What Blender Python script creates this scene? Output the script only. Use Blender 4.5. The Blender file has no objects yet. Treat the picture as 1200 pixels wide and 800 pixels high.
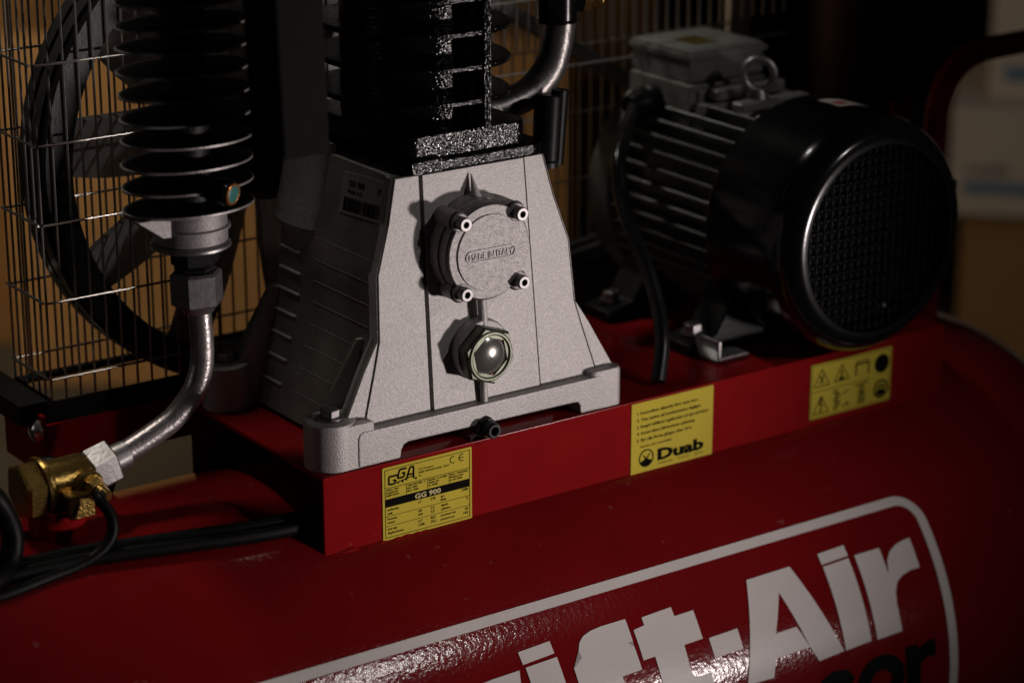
import bpy, bmesh, math, random
from mathutils import Vector, Matrix
random.seed(7)
S = bpy.context.scene
COL = S.collection
PI = math.pi

# ------------------------------------------------------------------ camera
YAW, PIT = 0.6162, 0.3212
d = Vector((math.sin(YAW)*math.cos(PIT), math.cos(YAW)*math.cos(PIT), -math.sin(PIT)))
rt = Vector((math.cos(YAW), -math.sin(YAW), 0)); up = rt.cross(d)
cam = bpy.data.cameras.new('camera'); co = bpy.data.objects.new('camera', cam); COL.objects.link(co)
m = Matrix((rt, up, -d)).transposed().to_4x4(); m.translation = Vector((-0.8704, -1.4635, 0.7285))
co.matrix_world = m
cam.sensor_width = 36; cam.lens = 2974.9/1200*36; cam.clip_start = .05; cam.clip_end = 60
cam.dof.use_dof = True; cam.dof.focus_distance = 1.885; cam.dof.aperture_fstop = 3.4
cam.dof.aperture_blades = 0
S.camera = co

# ------------------------------------------------------------------ light
S.view_settings.view_transform = 'Standard'; S.view_settings.look = 'None'
S.view_settings.exposure = 0; S.view_settings.gamma = 1
W = bpy.data.worlds.new('World'); S.world = W; W.use_nodes = True
W.node_tree.nodes['Background'].inputs[0].default_value = (1, .9, .8, 1)
W.node_tree.nodes['Background'].inputs[1].default_value = 0.004

def aim(o, p): o.rotation_euler = (Vector(p)-o.location).to_track_quat('-Z', 'Y').to_euler()
def spot(name, loc, tgt, power, col, radius, deg, blend=.6):
    l = bpy.data.lights.new(name, 'SPOT'); l.energy = power; l.color = col; l.shadow_soft_size = radius
    l.spot_size = math.radians(deg); l.spot_blend = blend
    o = bpy.data.objects.new(name, l); COL.objects.link(o); o.location = loc; aim(o, tgt); return o
def area(name, loc, tgt, power, col, sx, sy):
    l = bpy.data.lights.new(name, 'AREA'); l.energy = power; l.color = col; l.shape = 'RECTANGLE'; l.size = sx; l.size_y = sy
    o = bpy.data.objects.new(name, l); COL.objects.link(o); o.location = loc; aim(o, tgt); return o
KD = Vector((.56, -.80, -.16)).normalized()
KP = Vector((.13, 0, .13)) + KD*2.2
spot('low_lamp', KP, (.105, 0, .185), 98, (1, .89, .86), .08, 23, 1.0)
area('side_window', (-2.0, .95, .62), (.1, .2, .12), .6, (.95, 1, .90), .35, .7)
spot('carton_fill_spot', (1.35, -.35, 1.5), (2.0, 1.0, -.06), 5.5, (1, .96, .92), .1, 30, .8)  # added spot, brightens only the cartons at right
spot('front_lamp', (.90, -1.36, 1.02), (-.02, -.05, -.05), 11, (1, .94, .9), .036, 50, .6)
spot('rear_spot', (-.16, .62, 1.75), (-.09, .12, .06), 30, (1, .93, .82), .12, 17, .8)
spot('motor_spot', (.10, 1.05, 1.75), (.45, .22, .30), 92, (1, .96, .88), .10, 9.2, 1.0)
area('rear_box_fill', (-.35, 1.45, .35), (.50, 2.0, -.05), 8, (1, .77, .50), .4, .4)  # added warm fill for the brown boxes behind

# ------------------------------------------------------------------ materials
def mat(name, col, rough=.5, metal=0, coat=0, spec=.5, bump=0, bscale=200, bdist=.001, bdet=3, var=0, vscale=40, dirt=None, specks=None, rvar=0):
    m = bpy.data.materials.new(name); m.use_nodes = True; t = m.node_tree; n = t.nodes; L = t.links
    b = n['Principled BSDF']
    b.inputs['Base Color'].default_value = (*col, 1); b.inputs['Roughness'].default_value = rough
    b.inputs['Metallic'].default_value = metal; b.inputs['Coat Weight'].default_value = coat
    b.inputs['Coat Roughness'].default_value = .12; b.inputs['Specular IOR Level'].default_value = spec
    tc = n.new('ShaderNodeTexCoord')
    if var:
        x = n.new('ShaderNodeTexNoise'); x.inputs['Scale'].default_value = vscale; x.inputs['Detail'].default_value = 6
        x.inputs['Roughness'].default_value = .65
        L.new(tc.outputs['Object'], x.inputs['Vector'])
        r = n.new('ShaderNodeMapRange'); r.inputs[1].default_value = .3; r.inputs[2].default_value = .7
        r.inputs[3].default_value = 1-var; r.inputs[4].default_value = 1+var*.6
        L.new(x.outputs['Fac'], r.inputs[0])
        mx = n.new('ShaderNodeMix'); mx.data_type = 'RGBA'; mx.blend_type = 'MULTIPLY'; mx.inputs[0].default_value = 1
        mx.inputs[6].default_value = (*col, 1); L.new(r.outputs[0], mx.inputs[7])
        out = mx.outputs[2]
        if dirt:
            y = n.new('ShaderNodeTexNoise'); y.inputs['Scale'].default_value = 9; y.inputs['Detail'].default_value = 8
            L.new(tc.outputs['Object'], y.inputs['Vector'])
            rr = n.new('ShaderNodeMapRange'); rr.inputs[1].default_value = .5; rr.inputs[2].default_value = .75
            rr.inputs[4].default_value = .5
            L.new(y.outputs['Fac'], rr.inputs[0])
            m2 = n.new('ShaderNodeMix'); m2.data_type = 'RGBA'; L.new(rr.outputs[0], m2.inputs[0])
            L.new(out, m2.inputs[6]); m2.inputs[7].default_value = (*dirt, 1); out = m2.outputs[2]
        if specks:
            y = n.new('ShaderNodeTexNoise'); y.inputs['Scale'].default_value = 75; y.inputs['Detail'].default_value = 5
            L.new(tc.outputs['Object'], y.inputs['Vector'])
            rr_ = n.new('ShaderNodeMapRange'); rr_.inputs[1].default_value = .70; rr_.inputs[2].default_value = .76; rr_.inputs[4].default_value = .6
            L.new(y.outputs['Fac'], rr_.inputs[0])
            m3 = n.new('ShaderNodeMix'); m3.data_type = 'RGBA'; L.new(rr_.outputs[0], m3.inputs[0])
            L.new(out, m3.inputs[6]); m3.inputs[7].default_value = (*specks, 1); out = m3.outputs[2]
        L.new(out, b.inputs['Base Color'])
    if rvar:
        z = n.new('ShaderNodeTexNoise'); z.inputs['Scale'].default_value = 14; z.inputs['Detail'].default_value = 7
        L.new(tc.outputs['Object'], z.inputs['Vector'])
        q = n.new('ShaderNodeMapRange'); q.inputs[1].default_value = .3; q.inputs[2].default_value = .7
        q.inputs[3].default_value = max(.03, rough-rvar); q.inputs[4].default_value = rough+rvar
        L.new(z.outputs['Fac'], q.inputs[0]); L.new(q.outputs[0], b.inputs['Roughness'])
    if bump:
        k = n.new('ShaderNodeTexNoise'); k.inputs['Scale'].default_value = bscale; k.inputs['Detail'].default_value = bdet
        L.new(tc.outputs['Object'], k.inputs['Vector'])
        bp = n.new('ShaderNodeBump'); bp.inputs['Strength'].default_value = bump; bp.inputs['Distance'].default_value = bdist
        L.new(k.outputs['Fac'], bp.inputs['Height']); L.new(bp.outputs[0], b.inputs['Normal'])
        if coat: L.new(bp.outputs[0], b.inputs['Coat Normal'])
    return m
M = {}
M['alu'] = mat('cast_aluminium', (.50, .47, .46), .50, .35, bump=.5, bscale=900, var=.15, vscale=520, dirt=(.36, .33, .33))
M['alucover'] = mat('cast_aluminium_cover', (.43, .40, .395), .48, .35, bump=.6, bscale=700, var=.30, vscale=260, dirt=(.28, .25, .25))
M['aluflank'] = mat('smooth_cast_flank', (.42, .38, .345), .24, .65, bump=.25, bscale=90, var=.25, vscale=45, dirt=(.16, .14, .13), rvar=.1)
M['outline_ring'] = mat('dark_outline', (.03, .026, .024), .8)  # colour of the added dark line round the end cover
M['alu2'] = mat('worn_cast_aluminium', (.36, .33, .33), .5, .45, bump=.5, bscale=900, var=.3, vscale=300, dirt=(.2, .18, .18))
M['boxgrey'] = mat('terminal_box_grey', (.24, .235, .215), .4, .4, bump=.3, bscale=400, var=.2, vscale=50)
M['alum'] = mat('painted_grey_motor', (.125, .125, .11), .45, .3, bump=.3, bscale=500, var=.25, vscale=60)
M['red'] = mat('red_enamel', (.27, .0085, .010), .12, 0, spec=.05, bump=.05, bscale=160, var=.12, vscale=30, rvar=.01, specks=(.30, .07, .06))
M['tankred'] = mat('red_tank_enamel', (.21, .006, .008), .13, 0, spec=.28, bump=.24, bscale=260, var=.14, vscale=12, rvar=.02, specks=(.30, .09, .08))
M['black'] = mat('black_rough_cast_paint', (.004, .004, .004), .11, 0, spec=.17, bump=1.0, bscale=520, bdist=.0006, bdet=1)
M['blackfin'] = mat('black_satin_cast', (.007, .006, .006), .45, 0, spec=.2, bump=.5, bscale=600)
M['finedge'] = mat('lit_fin_edge', (.28, .26, .25), .42, .5, var=.5, vscale=70, bump=.3, bscale=600)  # paler rim colour stands in for light caught on the fin edges
M['gloss'] = mat('black_gloss_paint', (.004, .004, .004), .17, 0, spec=.4, coat=.08, bump=.05, bscale=150)
M['grille'] = mat('black_grille', (.002, .002, .002), .4, 0, spec=.06)
M['grillebar'] = mat('black_grille_bar', (.002, .002, .002), .3, 0, spec=.07)
M['box'] = mat('dark_grey_plastic', (.009, .0078, .0075), .7, 0, spec=.06, bump=.15, bscale=700, var=.12, vscale=25)
M['rubber'] = mat('black_rubber', (.005, .005, .005), .42, 0, spec=.12, bump=.1, bscale=300)
M['pvc'] = mat('black_pvc_sheath', (.006, .006, .006), .3, 0, spec=.5)
M['belt'] = mat('belt_rubber', (.055, .052, .05), .40, 0, bump=.15, bscale=300)
M['iron'] = mat('dark_iron', (.010, .0095, .0095), .45, .1, spec=.3, bump=.3, bscale=300)
M['blade'] = mat('bare_blade_metal', (.62, .60, .56), .42, .4, bump=.2, bscale=300, var=.3, vscale=30)
M['steel'] = mat('zinc_steel', (.36, .34, .34), .40, .9, bump=.15, bscale=300, var=.2, vscale=80, rvar=.1)
M['pipe'] = mat('drawn_steel_pipe', (.42, .38, .38), .30, .85, bump=.3, bscale=420, var=.35, vscale=140, rvar=.12)
M['boltsteel'] = mat('blackened_bolt_steel', (.20, .19, .19), .42, .9)
M['pipe2'] = mat('dull_steel_pipe', (.20, .185, .18), .36, .85, bump=.3, bscale=300, var=.3, vscale=90)
M['wire'] = mat('plated_wire', (.50, .46, .42), .28, .9)
M['brass'] = mat('brass', (.52, .33, .09), .26, .9, bump=.35, bscale=500, var=.35, vscale=90, dirt=(.22, .12, .04), rvar=.1)
M['yellow'] = mat('yellow_label_vinyl', (.64, .51, .06), .6, 0, spec=.04, var=.06, vscale=30)
M['ink'] = mat('black_print', (.007, .006, .005), .75, 0, spec=.03)
M['greyink'] = mat('faded_brown_print', (.07, .052, .012), .75, 0, spec=.03)
M['paleink'] = mat('pale_print', (.62, .52, .2), .5, 0)
M['white'] = mat('white_decal_vinyl', (.80, .73, .71), .34, 0, spec=.18, bump=.12, bscale=210, var=.05, vscale=20)
M['blackdecal'] = mat('black_decal_vinyl', (.005, .005, .005), .6, 0, spec=.08, bump=.1, bscale=210)
M['paper'] = mat('grey_paper_label', (.22, .21, .195), .6, 0, var=.1, vscale=40)
M['card'] = mat('cardboard', (.30, .17, .065), .8, 0, bump=.1, bscale=80, var=.15, vscale=8)
M['whitecard'] = mat('white_carton', (.55, .50, .47), .7, 0, var=.08, vscale=6)
M['blue'] = mat('blue_print', (.10, .20, .34), .6, 0)
M['greyp'] = mat('grey_print', (.2, .19, .19), .6, 0)
M['greycard'] = mat('grey_carton', (.26, .24, .22), .75, 0, var=.1, vscale=8)
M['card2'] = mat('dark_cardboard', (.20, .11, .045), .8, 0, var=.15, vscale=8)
M['post'] = mat('brown_painted_post', (.07, .035, .02), .6, 0, var=.2, vscale=10)
M['concrete'] = mat('concrete', (.06, .057, .05), .75, 0, bump=.4, bscale=60, var=.25, vscale=5)
M['darkwood'] = mat('dark_stained_wood', (.012, .008, .006), .6, 0, var=.3, vscale=10)
M['green'] = mat('green_enamel', (.05, .19, .17), .3, 0, var=.3, vscale=300)
M['chrome'] = mat('bright_dome_nut', (.75, .73, .72), .22, .85)
M['copper'] = mat('orange_ring', (.62, .24, .07), .3, .8)
M['sticker'] = mat('white_red_sticker', (.6, .52, .48), .4, 0)
M['redink'] = mat('red_print', (.5, .03, .03), .4, 0)
def glassmat():
    m = bpy.data.materials.new('sight_glass'); m.use_nodes = True
    b = m.node_tree.nodes['Principled BSDF']
    b.inputs['Base Color'].default_value = (.06, .05, .03, 1); b.inputs['Roughness'].default_value = .19
    b.inputs['Coat Weight'].default_value = 1; b.inputs['Coat Roughness'].default_value = .03
    b.inputs['Metallic'].default_value = .75; b.inputs['Base Color'].default_value = (.34, .325, .30, 1)
    return m
M['glass'] = glassmat()
M['greenzinc'] = mat('green_zinc_nut', (.15, .155, .12), .42, .8, var=.3, vscale=100)

# ------------------------------------------------------------------ mesh helpers
def basis(ax):
    a = Vector(ax).normalized(); t = Vector((0, 0, 1)) if abs(a.z) < .9 else Vector((0, 1, 0))
    u = a.cross(t).normalized(); v = a.cross(u).normalized(); return a, u, v
class B:
    def __init__(s): s.bm = bmesh.new()
    def face(s, vs):
        try: return s.bm.faces.new(vs)
        except ValueError: return None
    def box(s, x0, x1, y0, y1, z0, z1):
        v = [s.bm.verts.new(p) for p in ((x0,y0,z0),(x1,y0,z0),(x1,y1,z0),(x0,y1,z0),(x0,y0,z1),(x1,y0,z1),(x1,y1,z1),(x0,y1,z1))]
        for f in ((3,2,1,0),(4,5,6,7),(0,1,5,4),(1,2,6,5),(2,3,7,6),(3,0,4,7)): s.face([v[i] for i in f])
        return s
    def loft(s, rings, caps=True, closed=True):
        R = [[s.bm.verts.new(p) for p in r] for r in rings]; n = len(R[0])
        for a, b in zip(R, R[1:]):
            for i in range(n if closed else n-1): s.face((a[i], a[(i+1)%n], b[(i+1)%n], b[i]))
        if caps: s.face(list(reversed(R[0]))); s.face(R[-1])
        return s
    def lathe(s, prof, org, ax, n=48, ph=0, caps=True):
        a, u, v = basis(ax); o = Vector(org)
        return s.loft([[o + a*h + (u*math.cos(2*PI*i/n+ph) + v*math.sin(2*PI*i/n+ph))*max(r, 1e-5) for i in range(n)] for h, r in prof], caps)
    def cyl(s, p0, p1, r, n=32, ph=0):
        p0 = Vector(p0); a = Vector(p1)-p0
        return s.lathe([(0, r), (a.length, r)], p0, a, n, ph)
    def hexp(s, p0, p1, r, ph=0, ch=.12):
        p0 = Vector(p0); a = Vector(p1)-p0; l = a.length; c = r*ch
        return s.lathe([(0, r-c), (c*.8, r), (l-c*.8, r), (l, r-c)], p0, a, 6, ph)
    def tube(s, pts, r, n=14, sub=8, caps=True):
        P = smooth_path(pts, sub); rings = []; u = None
        for i, p in enumerate(P):
            t = (P[min(i+1, len(P)-1)]-P[max(i-1, 0)]).normalized()
            if u is None: u = basis(t)[1]
            u = (u - t*u.dot(t)).normalized(); v = t.cross(u)
            rings.append([p + (u*math.cos(2*PI*k/n)+v*math.sin(2*PI*k/n))*r for k in range(n)])
        return s.loft(rings, caps)
    def prism(s, poly, f0, f1):
        a = [s.bm.verts.new(f0(*p)) for p in poly]; b = [s.bm.verts.new(f1(*p)) for p in poly]; n = len(poly)
        for i in range(n): s.face((a[i], a[(i+1)%n], b[(i+1)%n], b[i]))
        s.face(list(reversed(a))); s.face(b); return s
    def torus(s, c, ax, R, r, n=36, k=12):
        a, u, v = basis(ax); c = Vector(c)
        rings = [[c + (u*math.cos(2*PI*i/n)+v*math.sin(2*PI*i/n))*(R+r*math.cos(2*PI*j/k)) + a*r*math.sin(2*PI*j/k) for j in range(k)] for i in range(n)]
        rings.append(rings[0]); s.loft(rings, False); return s
    def bevel(s, w, seg=2, ang=35):
        bmesh.ops.remove_doubles(s.bm, verts=s.bm.verts[:], dist=1e-6)
        bmesh.ops.recalc_face_normals(s.bm, faces=s.bm.faces[:])
        es = [e for e in s.bm.edges if len(e.link_faces) == 2 and e.calc_face_angle(0) > math.radians(ang)]
        bmesh.ops.bevel(s.bm, geom=es, offset=w, segments=seg, profile=.6, affect='EDGES', clamp_overlap=True); return s
    def build(s, name, m, parent=None, ang=35, recalc=True):
        bm = s.bm
        if recalc:
            bmesh.ops.remove_doubles(bm, verts=bm.verts[:], dist=1e-7)
            bmesh.ops.recalc_face_normals(bm, faces=bm.faces[:])
        me = bpy.data.meshes.new(name); bm.to_mesh(me); bm.free()
        for p in me.polygons: p.use_smooth = True
        me.set_sharp_from_angle(angle=math.radians(ang))
        me.materials.append(m)
        o = link(name, me, parent)
        if len(me.polygons) < 4000:
            w = o.modifiers.new('weighted', 'WEIGHTED_NORMAL'); w.keep_sharp = True; w.weight = 80
        return o
def link(name, me, parent=None):
    o = bpy.data.objects.new(name, me); COL.objects.link(o)
    if parent: o.parent = parent; o.matrix_parent_inverse = pw(parent).inverted()
    return o
def pw(o):
    m = o.matrix_basis.copy()
    return (pw(o.parent) @ o.matrix_parent_inverse @ m) if o.parent else m
def smooth_path(pts, sub=8):
    P = [Vector(p) for p in pts]
    if len(P) < 3: return P
    Q = [P[0]*2-P[1]] + P + [P[-1]*2-P[-2]]; out = []
    for i in range(1, len(Q)-2):
        a, b, c, e = Q[i-1:i+3]
        for k in range(sub):
            t = k/sub
            out.append(.5*((2*b)+(c-a)*t+(2*a-5*b+4*c-e)*t*t+(3*b-a-3*c+e)*t**3))
    out.append(P[-1]); return out
def thing(name, label, cat, loc, group=None):
    o = bpy.data.objects.new(name, None); COL.objects.link(o); o.location = loc; o.empty_display_size = .05
    o['label'] = label; o['category'] = cat
    if group: o['group'] = group
    return o
def tag(o, label, cat, group=None):
    o['label'] = label; o['category'] = cat
    if group: o['group'] = group
    return o
def struct(o): o['kind'] = 'structure'; return o
def twin(o, parent, mat4):                 # another object on the same mesh
    c = o.copy(); COL.objects.link(c); c.parent = parent; c.matrix_parent_inverse = pw(parent).inverted(); c.matrix_basis = mat4; return c
def T(x, y, z): return Matrix.Translation((x, y, z))

_tc = {}
def text_bm(bm, s, x, y, h, fmap, width=None, bold=0, align='LEFT', shear=0, extr=0, sp=1):
    """adds the outline of a string to bm; x, y, h in label units; fmap maps (x, y, depth) to space"""
    cu = bpy.data.curves.new('t', 'FONT'); cu.body = s; cu.size = 1; cu.offset = bold; cu.resolution_u = 2
    cu.shear = shear; cu.space_character = sp
    if extr: cu.extrude = .5
    o = bpy.data.objects.new('t', cu); COL.objects.link(o)
    dg = bpy.context.evaluated_depsgraph_get(); dg.update()
    me = bpy.data.meshes.new_from_object(o.evaluated_get(dg)); bpy.data.objects.remove(o); bpy.data.curves.remove(cu)
    xs = [v.co.x for v in me.vertices]
    if not xs: return
    x0, x1 = min(xs), max(xs); k = h/.72; kx = (width/(x1-x0)) if width else k
    w = (x1-x0)*kx; off = {'LEFT': 0, 'CENTER': -w/2, 'RIGHT': -w}[align]
    vs = [bm.verts.new(fmap(x+off+(v.co.x-x0)*kx, y+v.co.y*k, v.co.z*extr)) for v in me.vertices]
    for p in me.polygons:
        try: bm.faces.new([vs[i] for i in p.vertices])
        except ValueError: pass
    bpy.data.meshes.remove(me)

# ================================================================== SETTING
fl = B().box(-4, 6, .0, 8, -.56, -.5).build('floor', M['concrete']); struct(fl)
wl = B().box(-4, 6, 4.2, 4.3, -.498, 3).build('wall', M['darkwood']); struct(wl)

# ================================================================== TANK
TY, TZ, TR = .10, -.1835, .209
def tank_pt(u, v, h=0):
    a = v/TR; return Vector((u, TY-(TR+h)*math.sin(a), TZ+(TR+h)*math.cos(a)))
tank = thing('air_tank', 'long red horizontal air tank with a white framed logo along its side', 'air tank', (.05, TY, -.5))
prof = []
for i in range(9):
    a = i/8*PI/2; prof.append((-.70-.10*math.cos(a), max(.002, TR*math.sin(a)**.8)))
for i in range(1, 12): prof.append((-.70+i*(1.405/12), TR))
for i in range(9):
    a = i/8*PI/2; prof.append((.705+.10*math.sin(a), max(.002, TR*math.cos(a)**.8)))
B().lathe(prof, (0, TY, TZ), (1, 0, 0), 160).build('tank_shell', M['tankred'], tank, 50)
for x in (-.45, .55):
    B().box(x-.03, x+.03, TY-.15, TY+.15, -.5, -.37).build('tank_foot', M['red'], tank)
ws = B()
ws.torus((.703, TY, TZ), (1, 0, 0), TR, .0007, 120, 8); ws.build('weld_seam', M['tankred'], tank)
# mounting channel: a folded sheet open at its left end
CH, CW, CL, ct = .06, .20, .617, .004
ch = B()
pr = [(0, -.012), (0, CH), (CW, CH), (CW, -.012), (CW-ct, -.012), (CW-ct, CH-ct), (ct, CH-ct), (ct, -.012)]
ch.prism(pr, lambda y, z: (0, y, z), lambda y, z: (CL, y, z))
ch.bevel(.0012, 2)
chan = ch.build('mounting_channel', M['red'], tank)
wb = B(); 
for i in range(17):
    x = .002 + i*.0052; r = .0010+random.random()*.0013
    a = Vector((x, -.0006, -.0015+random.uniform(-.001, .001)))
    wb.lathe([(-.006, .0003), (-.003, r*.9), (0, r), (.003, r*.8), (.006, .0003)], a, (1, random.uniform(-.2, .2), random.uniform(-.2, .2)), 8)
wb.build('weld_bead', M['red'], chan)
# port boss under the check valve
B().lathe([(-.012, .021), (.022, .021), (.024, .019), (.024, .0)], (-.163, .098, .024), (0, 0, 1), 40).build('port_boss', M['red'], tank)
# drain lugs / guard bracket with bolts
br = B(); br.box(-.118, -.114, .215, .285, .018, .068); br.box(-.114, .06, .215, .219, .026, .060); br.box(-.114, .06, .219, .285, .026, .030)
brk = br.bevel(.0008, 1).build('guard_bracket', M['red'], tank)
# lifting handle
hp = [(.694, .10, .0), (.694, .10, .10), (.694, .10, .19), (.697, .10, .225), (.712, .10, .250), (.738, .10, .2625), (.78, .10, .2655), (.88, .10, .2655), (.98, .10, .2655)]
B().tube(hp, .0105, 18, 8).build('handle', M['red'], tank)
B().box(.735, .765, .196, .201, .0, .200).bevel(.0015, 1).build('guard_strut', M['red'], tank)

# --- logo decal wrapped on the shell
logo = bpy.data.objects.new('logo_decal', None); COL.objects.link(logo); logo.location = (.25, -.03, -.05); logo.parent = tank
logo.matrix_parent_inverse = pw(tank).inverted()
def decal(name, polys, m, h=.0006):
    bm = bmesh.new()
    for poly in polys:
        vs = [bm.verts.new((u, v, 0)) for u, v in poly]
        f = bm.faces.new(vs)
    bmesh.ops.triangulate(bm, faces=bm.faces[:])
    v = .15
    while v < .5:
        bmesh.ops.bisect_plane(bm, geom=bm.verts[:]+bm.edges[:]+bm.faces[:], plane_co=(0, v, 0), plane_no=(0, 1, 0)); v += .006
    for w in bm.verts: w.co = tank_pt(w.co.x, w.co.y, h)
    b = B(); b.bm.free(); b.bm = bm
    o = b.build(name, m, logo, 60)
    return o
SH = .108
def X(u, v): return (u + SH*(v-.2215), v)
def arc(cx, cy, rx, ry, a0, a1, n=10): return [(cx+rx*math.cos(math.radians(a0+(a1-a0)*i/n)), cy+ry*math.sin(math.radians(a0+(a1-a0)*i/n))) for i in range(n+1)]
def sh(poly): return [X(u, v) for u, v in poly]
# frame: a rounded stroke
def rr(x0, x1, y0, y1, r): return arc(x1-r, y0+r, r, r, -90, 0)+arc(x1-r, y1-r, r, r, 0, 90)+arc(x0+r, y1-r, r, r, 90, 180)+arc(x0+r, y0+r, r, r, 180, 270)
fo = rr(-.20, .5315, .1845, .400, .026); fi = rr(-.191, .5222, .1925, .391, .017)
n = len(fo); decal('logo_frame', [sh([fo[i], fo[(i+1)%n], fi[(i+1)%n], fi[i]]) for i in range(n)], M['white'])
LT, LB = .2215, .2928
# A
decal('letter', [sh([(.3350, .2150), (.3797, .2148), (.4090, .2930), (.3822, .2945), (.3755, .2808), (.3397, .2812), (.3345, .2958), (.3078, .2945)][:4]+[(.3755, .2808), (.3605, .2317)]),
                 sh([(.3350, .2150), (.3797, .2148), (.3605, .2317)]), sh([(.3350, .2150), (.3605, .2317), (.3455, .2618), (.3397, .2812), (.3345, .2958), (.3078, .2945)]),
                 sh([(.3455, .2618), (.3668, .2616), (.3755, .2808), (.3397, .2812)])], M['white'])
# i (dot + stem)
decal('letter', [sh([(.4107, .2118), (.4392, .2110), (.4392, .2202), (.4107, .2210)]), sh([(.4110, .2228), (.4388, .2220), (.4388, .2922), (.4110, .2932)])], M['white'])
# r
decal('letter', [sh([(.4454, .2214), (.4724, .2214), (.4727, .2926), (.4452, .2930)]),
                 sh([(.4725, .2436)] + [(.4760, .2330), (.4815, .2268), (.4895, .2230), (.4990, .2212), (.5066, .2207), (.5063, .2462), (.4960, .2462), (.4860, .2482), (.4790, .2520), (.4748, .2590), (.4726, .2700)])], M['white'])
decal('hyphen', [sh([(.2820, .2491), (.3107, .2486), (.3110, .2652), (.2824, .2653)])], M['white'])
# t
decal('letter', [sh([(.2180, .2262), (.2288, .2250), (.2291, .2188), (.2580, .2178), (.2580, .2252), (.2765, .2250), (.2763, .2480), (.2579, .2484), (.2574, .2690), (.2600, .2745), (.2680, .2760), (.2760, .2755), (.2760, .2915), (.2600, .2945), (.2430, .2930), (.2330, .2870), (.2292, .2770), (.2289, .2500), (.2177, .2502)])], M['white'])
# f
decal('letter', [sh([(.1652, .2285), (.1680, .2235), (.1730, .2195), (.1810, .2172), (.1910, .2163), (.2146, .2163), (.2140, .2322), (.2010, .2326), (.1975, .2345), (.1958, .2385), (.2135, .2382), (.2140, .2565), (.1952, .2570), (.1952, .2945), (.1665, .2945), (.1665, .2572), (.1560, .2572), (.1560, .2400), (.1660, .2398)])], M['white'])
# i
decal('letter', [sh([(.1150, .2167), (.1442, .2155), (.1442, .2252), (.1150, .2266)]), sh([(.1163, .2291), (.1451, .2282), (.1451, .2945), (.1163, .2945)])], M['white'])
# w and S run out of the picture
decal('letter', [sh([(.0050, .2315), (.0310, .2310), (.0400, .2690), (.0500, .2310), (.0690, .2310), (.0780, .2690), (.0860, .2300), (.1105, .2296), (.0930, .2945), (.0680, .2945), (.0592, .2640), (.0500, .2945), (.0240, .2945)])], M['white'])
decal('letter', [sh([(-.058, .226), (-.040, .2165), (-.012, .2165), (.0, .228), (.0, .240), (-.026, .240), (-.034, .232), (-.04, .238), (-.03, .246), (.0, .256), (.004, .275), (-.006, .290), (-.03, .296), (-.055, .29), (-.062, .272), (-.036, .270), (-.03, .280), (-.02, .274), (-.03, .266), (-.055, .256), (-.062, .24)])], M['white'])
# black second line: ...sor
def ring2(cx, cy, rx, ry, tx, ty, n=28):
    o = arc(cx, cy, rx, ry, 0, 360, n)[:-1]; i = arc(cx, cy, rx-tx, ry-ty, 0, 360, n)[:-1]
    return [[o[k], o[(k+1)%n], i[(k+1)%n], i[k]] for k in range(n)]
decal('letter', [sh(p) for p in ring2(.4455, .3300, .0262, .0235, .0145, .0135)], M['blackdecal'])
decal('letter', [sh([(.4732, .3070), (.4880, .3078), (.4880, .3140), (.4930, .3090), (.5070, .3075), (.5066, .3228), (.4960, .3225), (.4905, .3255), (.4890, .3310), (.4890, .3535), (.4735, .3535)])], M['blackdecal'])
decal('letter', [sh([(.376, .320), (.383, .311), (.395, .307), (.410, .309), (.417, .318), (.402, .321), (.396, .318), (.390, .321), (.396, .325), (.41, .329), (.417, .338), (.413, .348), (.40, .353), (.383, .351), (.375, .342), (.389, .339), (.395, .343), (.403, .341), (.399, .337), (.383, .332)])], M['blackdecal'])

# --- three yellow stickers on the channel
def label_base(x0, x1, z0, z1, lab):
    b = B(); b.prism([(x0+.0008, z0), (x1-.0008, z0), (x1, z0+.0008), (x1, z1-.0008), (x1-.0008, z1), (x0+.0008, z1), (x0, z1-.0008), (x0, z0+.0008)],
                     lambda x, z: (x, -.0008, z), lambda x, z: (x, -.0001, z))
    o = b.build('yellow_label', M['yellow'], tank); o['label'] = lab; return o
class Print:
    """flat print on a vertical label; local units mm from the label's lower left corner"""
    def __init__(s, x0, z0, dep=-.0010): s.bm = bmesh.new(); s.f = lambda x, y, q=0: Vector((x0+x*.001, dep, z0+y*.001))
    def poly(s, pts): 
        try: s.bm.faces.new([s.bm.verts.new(s.f(*p)) for p in pts])
        except ValueError: pass
    def rect(s, x0, y0, x1, y1): s.poly([(x0, y0), (x1, y0), (x1, y1), (x0, y1)])
    def frame(s, x0, y0, x1, y1, w=.35):
        s.rect(x0, y0, x1, y0+w); s.rect(x0, y1-w, x1, y1); s.rect(x0, y0+w, x0+w, y1-w); s.rect(x1-w, y0+w, x1, y1-w)
    def line(s, a, b, w=.4):
        a = Vector(a); b = Vector(b); n = Vector((-(b-a).y, (b-a).x)).normalized()*w/2
        s.poly([a+n, a-n, b-n, b+n][::-1])
    def text(s, t, x, y, h, **k): text_bm(s.bm, t, x, y, h, s.f, **k)
    def ring(s, cx, cy, R, r, a0=0, a1=360, n=28, sy=1):
        for i in range(n):
            A = math.radians(a0+(a1-a0)*i/n); C = math.radians(a0+(a1-a0)*(i+1)/n)
            s.poly([(cx+R*math.cos(A), cy+R*sy*math.sin(A)), (cx+R*math.cos(C), cy+R*sy*math.sin(C)), (cx+r*math.cos(C), cy+r*sy*math.sin(C)), (cx+r*math.cos(A), cy+r*sy*math.sin(A))])
    def build(s, name, m, parent):
        b = B(); b.bm.free(); b.bm = s.bm; return b.build(name, m, parent, recalc=False)
l1 = label_base(.0495, .1286, -.0008, .0568, 'yellow rating plate with a black band reading GG 900')
p = Print(.0495, -.0008)
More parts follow.
